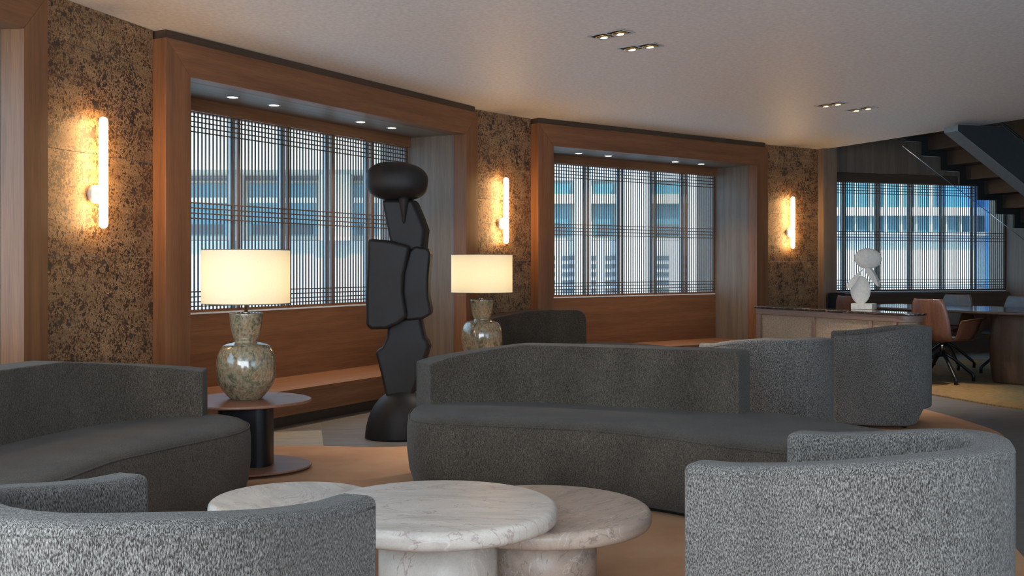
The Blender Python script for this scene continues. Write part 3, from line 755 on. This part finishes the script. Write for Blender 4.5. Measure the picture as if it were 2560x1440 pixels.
# ------------------------------------------------------------------ black totem sculpture
SD = 7.42
def px(x, y, D=SD): return ((x-1280)/F*D, HC+(HZ-y)/F*D)
sc_ = empty('totem_sculpture', ((993-1280)/F*SD, SD, 0), 0, label='tall black totem sculpture of stacked rounded slabs', cat='sculpture')
OX = (993-1280)/F*SD
def q(x, y):
    a, b = px(x, y); return (a-OX, b)
def slab(name, pts, y0, y1, parent=sc_, m=None, bv=.026, shear=0.0, skewx=0.0):
    P = [q(*p) for p in pts]; n = len(P)
    vs = [(p[0], y0, p[1]) for p in P]+[(p[0]+skewx, y1, p[1]) for p in P]
    fs = [tuple(range(n)), tuple(range(n, 2*n))]+[(i, (i+1) % n, (i+1) % n+n, i+n) for i in range(n)]
    o = mk(name, mesh(name, vs, fs, m or M['bronze']), parent); bevel(o, bv, 3, 40); return o
# head
def superell(name, c, r, m, parent, e=2.5, seg=40, rings=24, tilt=0, warp=0.0, asym=0.0):
    vs = []; fs = []
    f = lambda v: math.copysign(abs(v)**(2/e), v)
    for j in range(rings+1):
        ph = -pi/2+pi*j/rings
        for i in range(seg):
            a = 2*pi*i/seg
            x, y, z = f(cos(ph))*f(cos(a)), f(cos(ph))*f(sin(a)), f(sin(ph))
            z = z*(1-asym*x)
            vs.append((r[0]*x, r[1]*y, r[2]*z+warp*r[2]*x*x))
    for j in range(rings):
        for i in range(seg):
            fs.append((j*seg+i, j*seg+(i+1) % seg, (j+1)*seg+(i+1) % seg, (j+1)*seg+i))
    o = mk(name, mesh(name, vs, fs, m, True), parent, loc=c, rot=(0, tilt, 0)); return o
hx, hz = q(993, 454)
superell('head_stone', (hx, 0, hz), (.219, .17, .135), M['bronze'], sc_, 2.5, tilt=radians(3), asym=.04)
slab('neck_slab', [(954, 500), (973, 595), (978, 612), (1055, 640), (1058, 622), (1063, 575), (1052, 545), (1033, 500)], -.06, .06, skewx=.035)
nx, nz = q(1012, 505)
pr = [(.001, -.155), (.008, -.14), (.02, -.07), (.033, 0), (.036, .03), (.001, .03)]
lathe('nose_cone', pr, M['bronze'], sc_, 24).location = (nx, -.075, nz)
slab('torso_slab', [(926, 598), (960, 600), (984, 603), (1030, 616), (1026, 640), (1015, 690), (1014, 730), (1023, 790), (1000, 808), (973, 820), (935, 821), (922, 812), (921, 740), (924, 660)], -.16, .02, skewx=.0)
slab('torso_slab', [(1026, 628), (1040, 616), (1070, 620), (1079, 632), (1076, 665), (1073, 700), (1073, 740), (1079, 772), (1079, 786), (1060, 796), (1020, 800), (1010, 790), (1008, 730), (1010, 680)], -.10, .16, bv=.022)
slab('lower_slab', [(973, 800), (1052, 790), (1063, 842), (1070, 850), (1075, 864), (1064, 900), (1032, 992), (966, 990), (953, 930), (939, 877), (957, 866), (968, 842)], -.07, .05, skewx=.012)
# dome base
vs = []; fs = []; seg = 48; R_ = 20
for j in range(R_+1):
    t_ = j/R_; z = .345*t_
    rr = (1-t_**2.3)**.5 if t_ < 1 else 0
    for i in range(seg):
        a = 2*pi*i/seg; vs.append((.245*rr*cos(a)+.02+.02*t_, .20*rr*sin(a), z))
for j in range(R_):
    for i in range(seg): fs.append((j*seg+i, j*seg+(i+1) % seg, (j+1)*seg+(i+1) % seg, (j+1)*seg+i))
fs.append(tuple(range(seg)))
mk('dome_base', mesh('dome_base', vs, fs, M['bronze'], True), sc_)

# ------------------------------------------------------------------ console
cA, cB = Vector((2.84, 12.45)), Vector((3.90, 10.42))
cv = cB-cA; cl = cv.length; crz = atan2(cv.y, cv.x)
co = empty('console_cabinet', (cA.x, cA.y, 0), crz, label='long oak console with cane panels and dark marble top', cat='console')
Dp = .36
def stad(x0, x1, y0, y1, r):
    pts = [(x0, y0), (x1-r, y0)]
    for k in range(1, 10): a = -pi/2+k*pi/18*1.0; pts.append((x1-r+r*cos(a), y0+r+r*sin(a)))
    for k in range(0, 9): a = k*pi/18; pts.append((x1-r+r*cos(a), y1-r+r*sin(a)))
    pts += [(x1-r, y1), (x0, y1)]
    return pts
prism('marble_top', stad(0, cl, 0, Dp, .17), 'z', .705, .73, M['emperador'], co, .004, 2)
prism('top_rail', stad(.02, cl-.03, .015, Dp-.015, .16), 'z', .64, .7045, M['cons_wood'], co, .003, 1)
prism('bottom_rail', stad(.02, cl-.05, .02, Dp-.02, .16), 'z', .13, .18, M['cons_wood'], co, .002, 1)
prism('plinth', stad(.08, cl-.15, .06, Dp-.06, .13), 'z', .0145, .13, M['dark'], co)
k = 0
for x in (.05, .93, 1.75, cl-.22):
    box('post', x, x+.045, .018, .05, .18, .64, M['cons_wood'], co, .002)
for x0, x1 in ((.095, .93), (.975, 1.75), (1.795, cl-.22)): box('cane_panel', x0+.001, x1-.001, .038, Dp-.04, .18, .64, M['cane'], co)
prism('end_panel', stad(cl-.3, cl-.06, .045, Dp-.045, .14), 'z', .18, .64, M['cane'], co)
box('end_board', .02, .049, .02, Dp-.02, .18, .64, M['cons_wood'], co)

# white sculpture
WD = 11.62
wx = (2158-1280)/F*WD
wsz = .73
ws = empty('white_sculpture', (wx, WD-.02, wsz), 0, label='white plaster sculpture of leaf shapes on block, standing on the console', cat='sculpture')
b_ = box('block', -.145, .145, -.09, .09, 0, .062, M['plaster'], ws, .003)
b_.rotation_euler = (0, 0, radians(-35)); b_.scale = (.78, 1, 1)
def wq(x, y): return ((x-1280)/F*WD-wx, HC+(HZ-y)/F*WD-wsz)
def blade(name, cx, cy, rx, rz_, ty, tilt, yaw, yoff=0, e=2.0):
    a, b = wq(cx, cy)
    o = superell(name, (a, yoff, b), (rx, ty, rz_), M['plaster'], ws, e, 32, 20); o.rotation_euler = (0, tilt, yaw); return o
blade('head_disc', 2168.5, 646.5, .152, .113, .055, radians(4), 0)
blade('body_disc', 2150, 725, .108, .155, .03, 0, radians(-8))
def leaf(pts, y0, y1, yb):
    P = [wq(*p) for p in catmull(pts, 5, True)]
    n = len(P); vs = [(p[0], y0, p[1]) for p in P]+[(p[0]+yb, y1, p[1]) for p in P]
    fs = [tuple(range(n)), tuple(range(n, 2*n))]+[(i, (i+1) % n, (i+1) % n+n, i+n) for i in range(n)]
    o = mk('leaf', mesh('leaf', vs, fs, M['plaster']), ws); bevel(o, .008, 2, 40)
leaf([(2150, 674), (2143, 678), (2128, 690), (2112, 707), (2109, 716), (2113, 721), (2124, 717), (2136, 700)], -.075, -.035, .01)
leaf([(2156, 670), (2163, 669), (2173, 679), (2183, 698), (2187, 716), (2176, 706), (2163, 691), (2156, 680)], -.08, -.02, .05)
# ------------------------------------------------------------------ dining table
tc = Vector((5.08, 11.1)); tdv = Vector((.55, -.835)).normalized(); trz = atan2(tdv.y, tdv.x)
dt = empty('dining_table', (tc.x, tc.y, 0), trz, label='long boat-shaped dark walnut dining table on ochre rug', cat='table')
bo = []
N = 40
for i in range(N+1): x = -1.75+3.5*i/N; bo.append((x, -.64*(1-abs(x/1.9)**2.2*.38)))
bo += [(-p[0], -p[1]) for p in bo]
bo = [(p[0]+.2, p[1]) for p in bo]
prism('top', bo, 'z', .722, .75, plain('polished_table_top', (.07, .05, .04), .14), dt, .008, 2)
PED = []
ped = [(-.34, .0145), (-.37, .2), (-.38, .40), (-.35, .62), (-.325, .7218)]
vs = []; fs = []
for (x, z) in catmull(ped, 6):
    h = -x; r = []
    for i in range(32):
        a = 2*pi*i/32; f = lambda v: math.copysign(abs(v)**.6, v)
        vs.append((h*f(cos(a))*.75+.35, .23*(h/.36)*f(sin(a))-.12, z))
nr = len(vs)//32
for j in range(nr-1):
    for i in range(32): fs.append((j*32+i, j*32+(i+1) % 32, (j+1)*32+(i+1) % 32, (j+1)*32+i))
fs += [tuple(range(32)), tuple(range((nr-1)*32, nr*32))]
mk('pedestal', mesh('pedestal', vs, fs, M['dwalnut'], True), dt)

# dining chairs
def dchair(c, fwd, label, proto=None):
    ang = atan2(fwd[1], fwd[0])-pi/2
    if proto: t = copy_tree(proto); t.location = (c[0], c[1], 0); t.rotation_euler = (0, 0, ang); t['label'] = label; return t
    t = empty('dining_chair', (c[0], c[1], 0), ang, label=label, cat='chair', group='walnut shell chairs at the dining table')
    prof = [(.21, .425), (.17, .44), (.05, .435), (-.08, .425), (-.16, .435), (-.205, .475), (-.225, .54), (-.24, .64), (-.255, .74), (-.27, .82), (-.275, .865)]
    wid = [.20, .215, .22, .22, .22, .225, .225, .22, .205, .185, .16]
    prof = catmull(prof, 3); wid = [p[0] for p in catmull([(x, 0) for x in wid], 3)]
    def patch(name, dz, m, i0, i1, th, inset=0):
        vs = []; fs = []; nu = 12
        rng = list(range(i0, i1))
        for i in rng:
            y, z = prof[i]; wdt = wid[i]-inset
            y2, z2 = prof[min(i+1, len(prof)-1)]; y1, z1 = prof[max(i-1, 0)]
            l = sqrt((y2-y1)**2+(z2-z1)**2); ny, nz = (z2-z1)/l, -(y2-y1)/l   # towards the sitter
            if nz < 0 and i < 12: ny, nz = -ny, -nz
            up = abs(z2-z1)/l
            for u in range(nu+1):
                k = -1+2*u/nu; cur = .05*k*k
                vs.append((wdt*k, y+ny*dz+cur*up, z+nz*dz+cur*.5*(1-up)))
        for a in range(len(rng)-1):
            for u in range(nu): fs.append((a*(nu+1)+u, a*(nu+1)+u+1, (a+1)*(nu+1)+u+1, (a+1)*(nu+1)+u))
        o = mk(name, mesh(name, vs, fs, m, True), t)
        so = o.modifiers.new('s', 'SOLIDIFY'); so.thickness = th; so.offset = 0
        return o
    patch('shell', 0, M['walnut'], 0, len(prof), .012)
    patch('back_pad', .015, M['pad'], 16, len(prof)-1, .014, .012)
    patch('seat_pad', .018, M['pad'], 1, 14, .02, .012)
    for sx in (-1, 1):
        sec = [(.20, .445, .0), (.245, .47, .02), (.285, .54, .05), (.315, .62, .06), (.34, .66, .07), (.38, .668, .08)]
        sec = catmull(sec, 3); vs = []; fs = []
        for (x, z, g) in sec:
            k = (z-.445)/.21; yl = .16+.03*k; yb = -.14-.03*k
            for v in range(5): vs.append((sx*x, yb+(yl-yb)*v/4, z+.02*(v-2)/4*k))
        for a in range(len(sec)-1):
            for v in range(4): fs.append((a*5+v, a*5+v+1, (a+1)*5+v+1, (a+1)*5+v))
        o = mk('armrest', mesh('armrest', vs, fs, M['walnut'], True), t); so = o.modifiers.new('s', 'SOLIDIFY'); so.thickness = .011; so.offset = 0
    lathe('column', [(.018, .33), (.018, .428)], M['chrome'], t, 20)
    lathe('hub', [(.03, .27), (.034, .30), (.03, .335)], M['black'], t, 20)
    for k in range(4):
        a = pi/4+.22+k*pi/2; cx, cy = cos(a), sin(a)
        tube('leg', [(.02*cx, .02*cy, .31), (.12*cx, .12*cy, .25), (.31*cx, .31*cy, .095), (.33*cx, .33*cy, .07), (.33*cx, .33*cy, .0145)], .017, M['black'], t, seg=10)
    return t
nf = (.835, .55)
d1 = dchair((4.42, 10.90), nf, 'walnut shell chair with its back to us, at near side of dining table')
dchair((3.98, 12.02), (.835, .55), 'walnut shell chair seen behind the white sculpture', d1)
dchair((5.06, 12.36), (-.835, -.55), 'walnut chair with blue-grey pad across the table, under the right lattice', d1)
dchair((5.52, 11.74), (-.835, -.55), 'walnut chair with blue-grey pad at the right edge of frame', d1)
dh = dchair((4.22, 13.25), (.55, -.835), 'dark-padded walnut chair at far head of the table, left of white sculpture', d1)
for ch in list(bpy.data.objects):
    if ch.parent == dh and ch.name.split('.')[0] in ('back_pad', 'seat_pad'):
        ch.data = ch.data.copy(); ch.data.materials[0] = M['dark']

# banquette under the far window
a3, s0, s1, d3, rc3 = BAYS[3]; o3 = bp(3, s0)
bq = empty('banquette', (o3.x, o3.y, 0), pi/2-radians(a3), label='dark upholstered banquette with rounded back under the right lattice', cat='bench')
Wb = s1-s0
def rr(x0, x1, z0, z1, r):
    pts = [(x0, z0), (x1, z0)]
    for k in range(7): a = k*pi/12; pts.append((x1-r+r*cos(a), z1-r+r*sin(a)))
    for k in range(7): a = pi/2+k*pi/12; pts.append((x0+r+r*cos(a), z1-r+r*sin(a)))
    return pts
prism('backrest', rr(.03, Wb-.04, .40, .825, .06), 'y', rc3-.16, rc3-.04, M['dwood'], bq, .01, 2)
box('seat', .03, Wb-.04, .12, rc3-.161, .30, .43, M['dwood'], bq, .02)
box('base', .05, Wb-.06, .16, rc3-.1, 0.0, .30, M['dwood'], bq)

# ------------------------------------------------------------------ staircase
u = Vector((.927, .375)).normalized(); wv = Vector((.375, -.927)).normalized()
SA = Vector((4.945, 12.8))
st = empty('staircase', (SA.x, SA.y, 0), atan2(u.y, u.x), label='dark steel staircase with folded treads and glass balustrade, upper right', cat='staircase')
# local: x = down the run, y = towards far side (−y = towards camera), z up
RUN, RISE = .30, .17
K0, K1 = 0, 15
low = []
for k in range(K0, K1+1):
    z = 2.70-RISE*k
    low += [(RUN*(k-1) if k > K0 else RUN*(k-1)+.05, z), (RUN*k, z)]
upo = [(x+.10, z+.095) for x, z in low]
low += [(RUN*K1, 0.0), (RUN*K1+.12, 0.0)]
prism('far_stringer', low+upo[::-1], 'y', 0, .03, M['dsteel'], st)
for k in range(K0, K1+1):
    z = 2.70-RISE*k
    box('riser', RUN*k+.10, RUN*k+.12, -1.1, 0, z-RISE+.095, z+.07, M['stairwood'], st)
    box('tread', RUN*(k-1)+.105, RUN*k+.135, -1.1, 0, z+.071, z+.105, M['stairwood'], st)
def zn(r): return 2.235-.5667*r
for nm, r0, r1 in (('near_stringer', -.72, 3.92),):
    pts = [(r0, zn(r0)), (r1, zn(r1)), (r1, zn(r1)+.42), (r0, zn(r0)+.42)]
    zcap = ZC-.002
    pts = [(r0, zn(r0)), (r1, zn(r1)), (r1, zn(r1)+.42), (r0+.62, zn(r0+.62)+.42), (r0, zn(r0)+.06)]
    prism(nm, pts, 'y', -1.29, -1.1, M['steel'], st, .004, 1)
    prism('outer_plate', [(r0+.01, zn(r0)+.003), (r1, zn(r1)+.003), (r1, zn(r1)+.43), (r0+.63, zn(r0+.63)+.43), (r0+.01, zn(r0)+.07)], 'y', -1.30, -1.2905, M['dsteel'], st)
# glass balustrades
def zg(r): return 2.50-.5667*r
for i in range(3):
    r0 = -.26+i*1.4; r1 = r0+1.39
    zt_ = (lambda r: zg(r)+1.25)
    prism('glass_panel', [(r0, zg(r0)), (r1, zg(r1)), (r1, zt_(r1)), (r0, zt_(r0))], 'y', .035, .047, M['glass'], st)
    tube('glass_edge', [(r0, .041, zg(r0)-.002), (r1, .041, zg(r1)-.002)], .004, M['chrome'], st)
    tube('handrail', [(r0, .041, zt_(r0)), (r1, .041, zt_(r1))], .02, M['dsteel'], st)
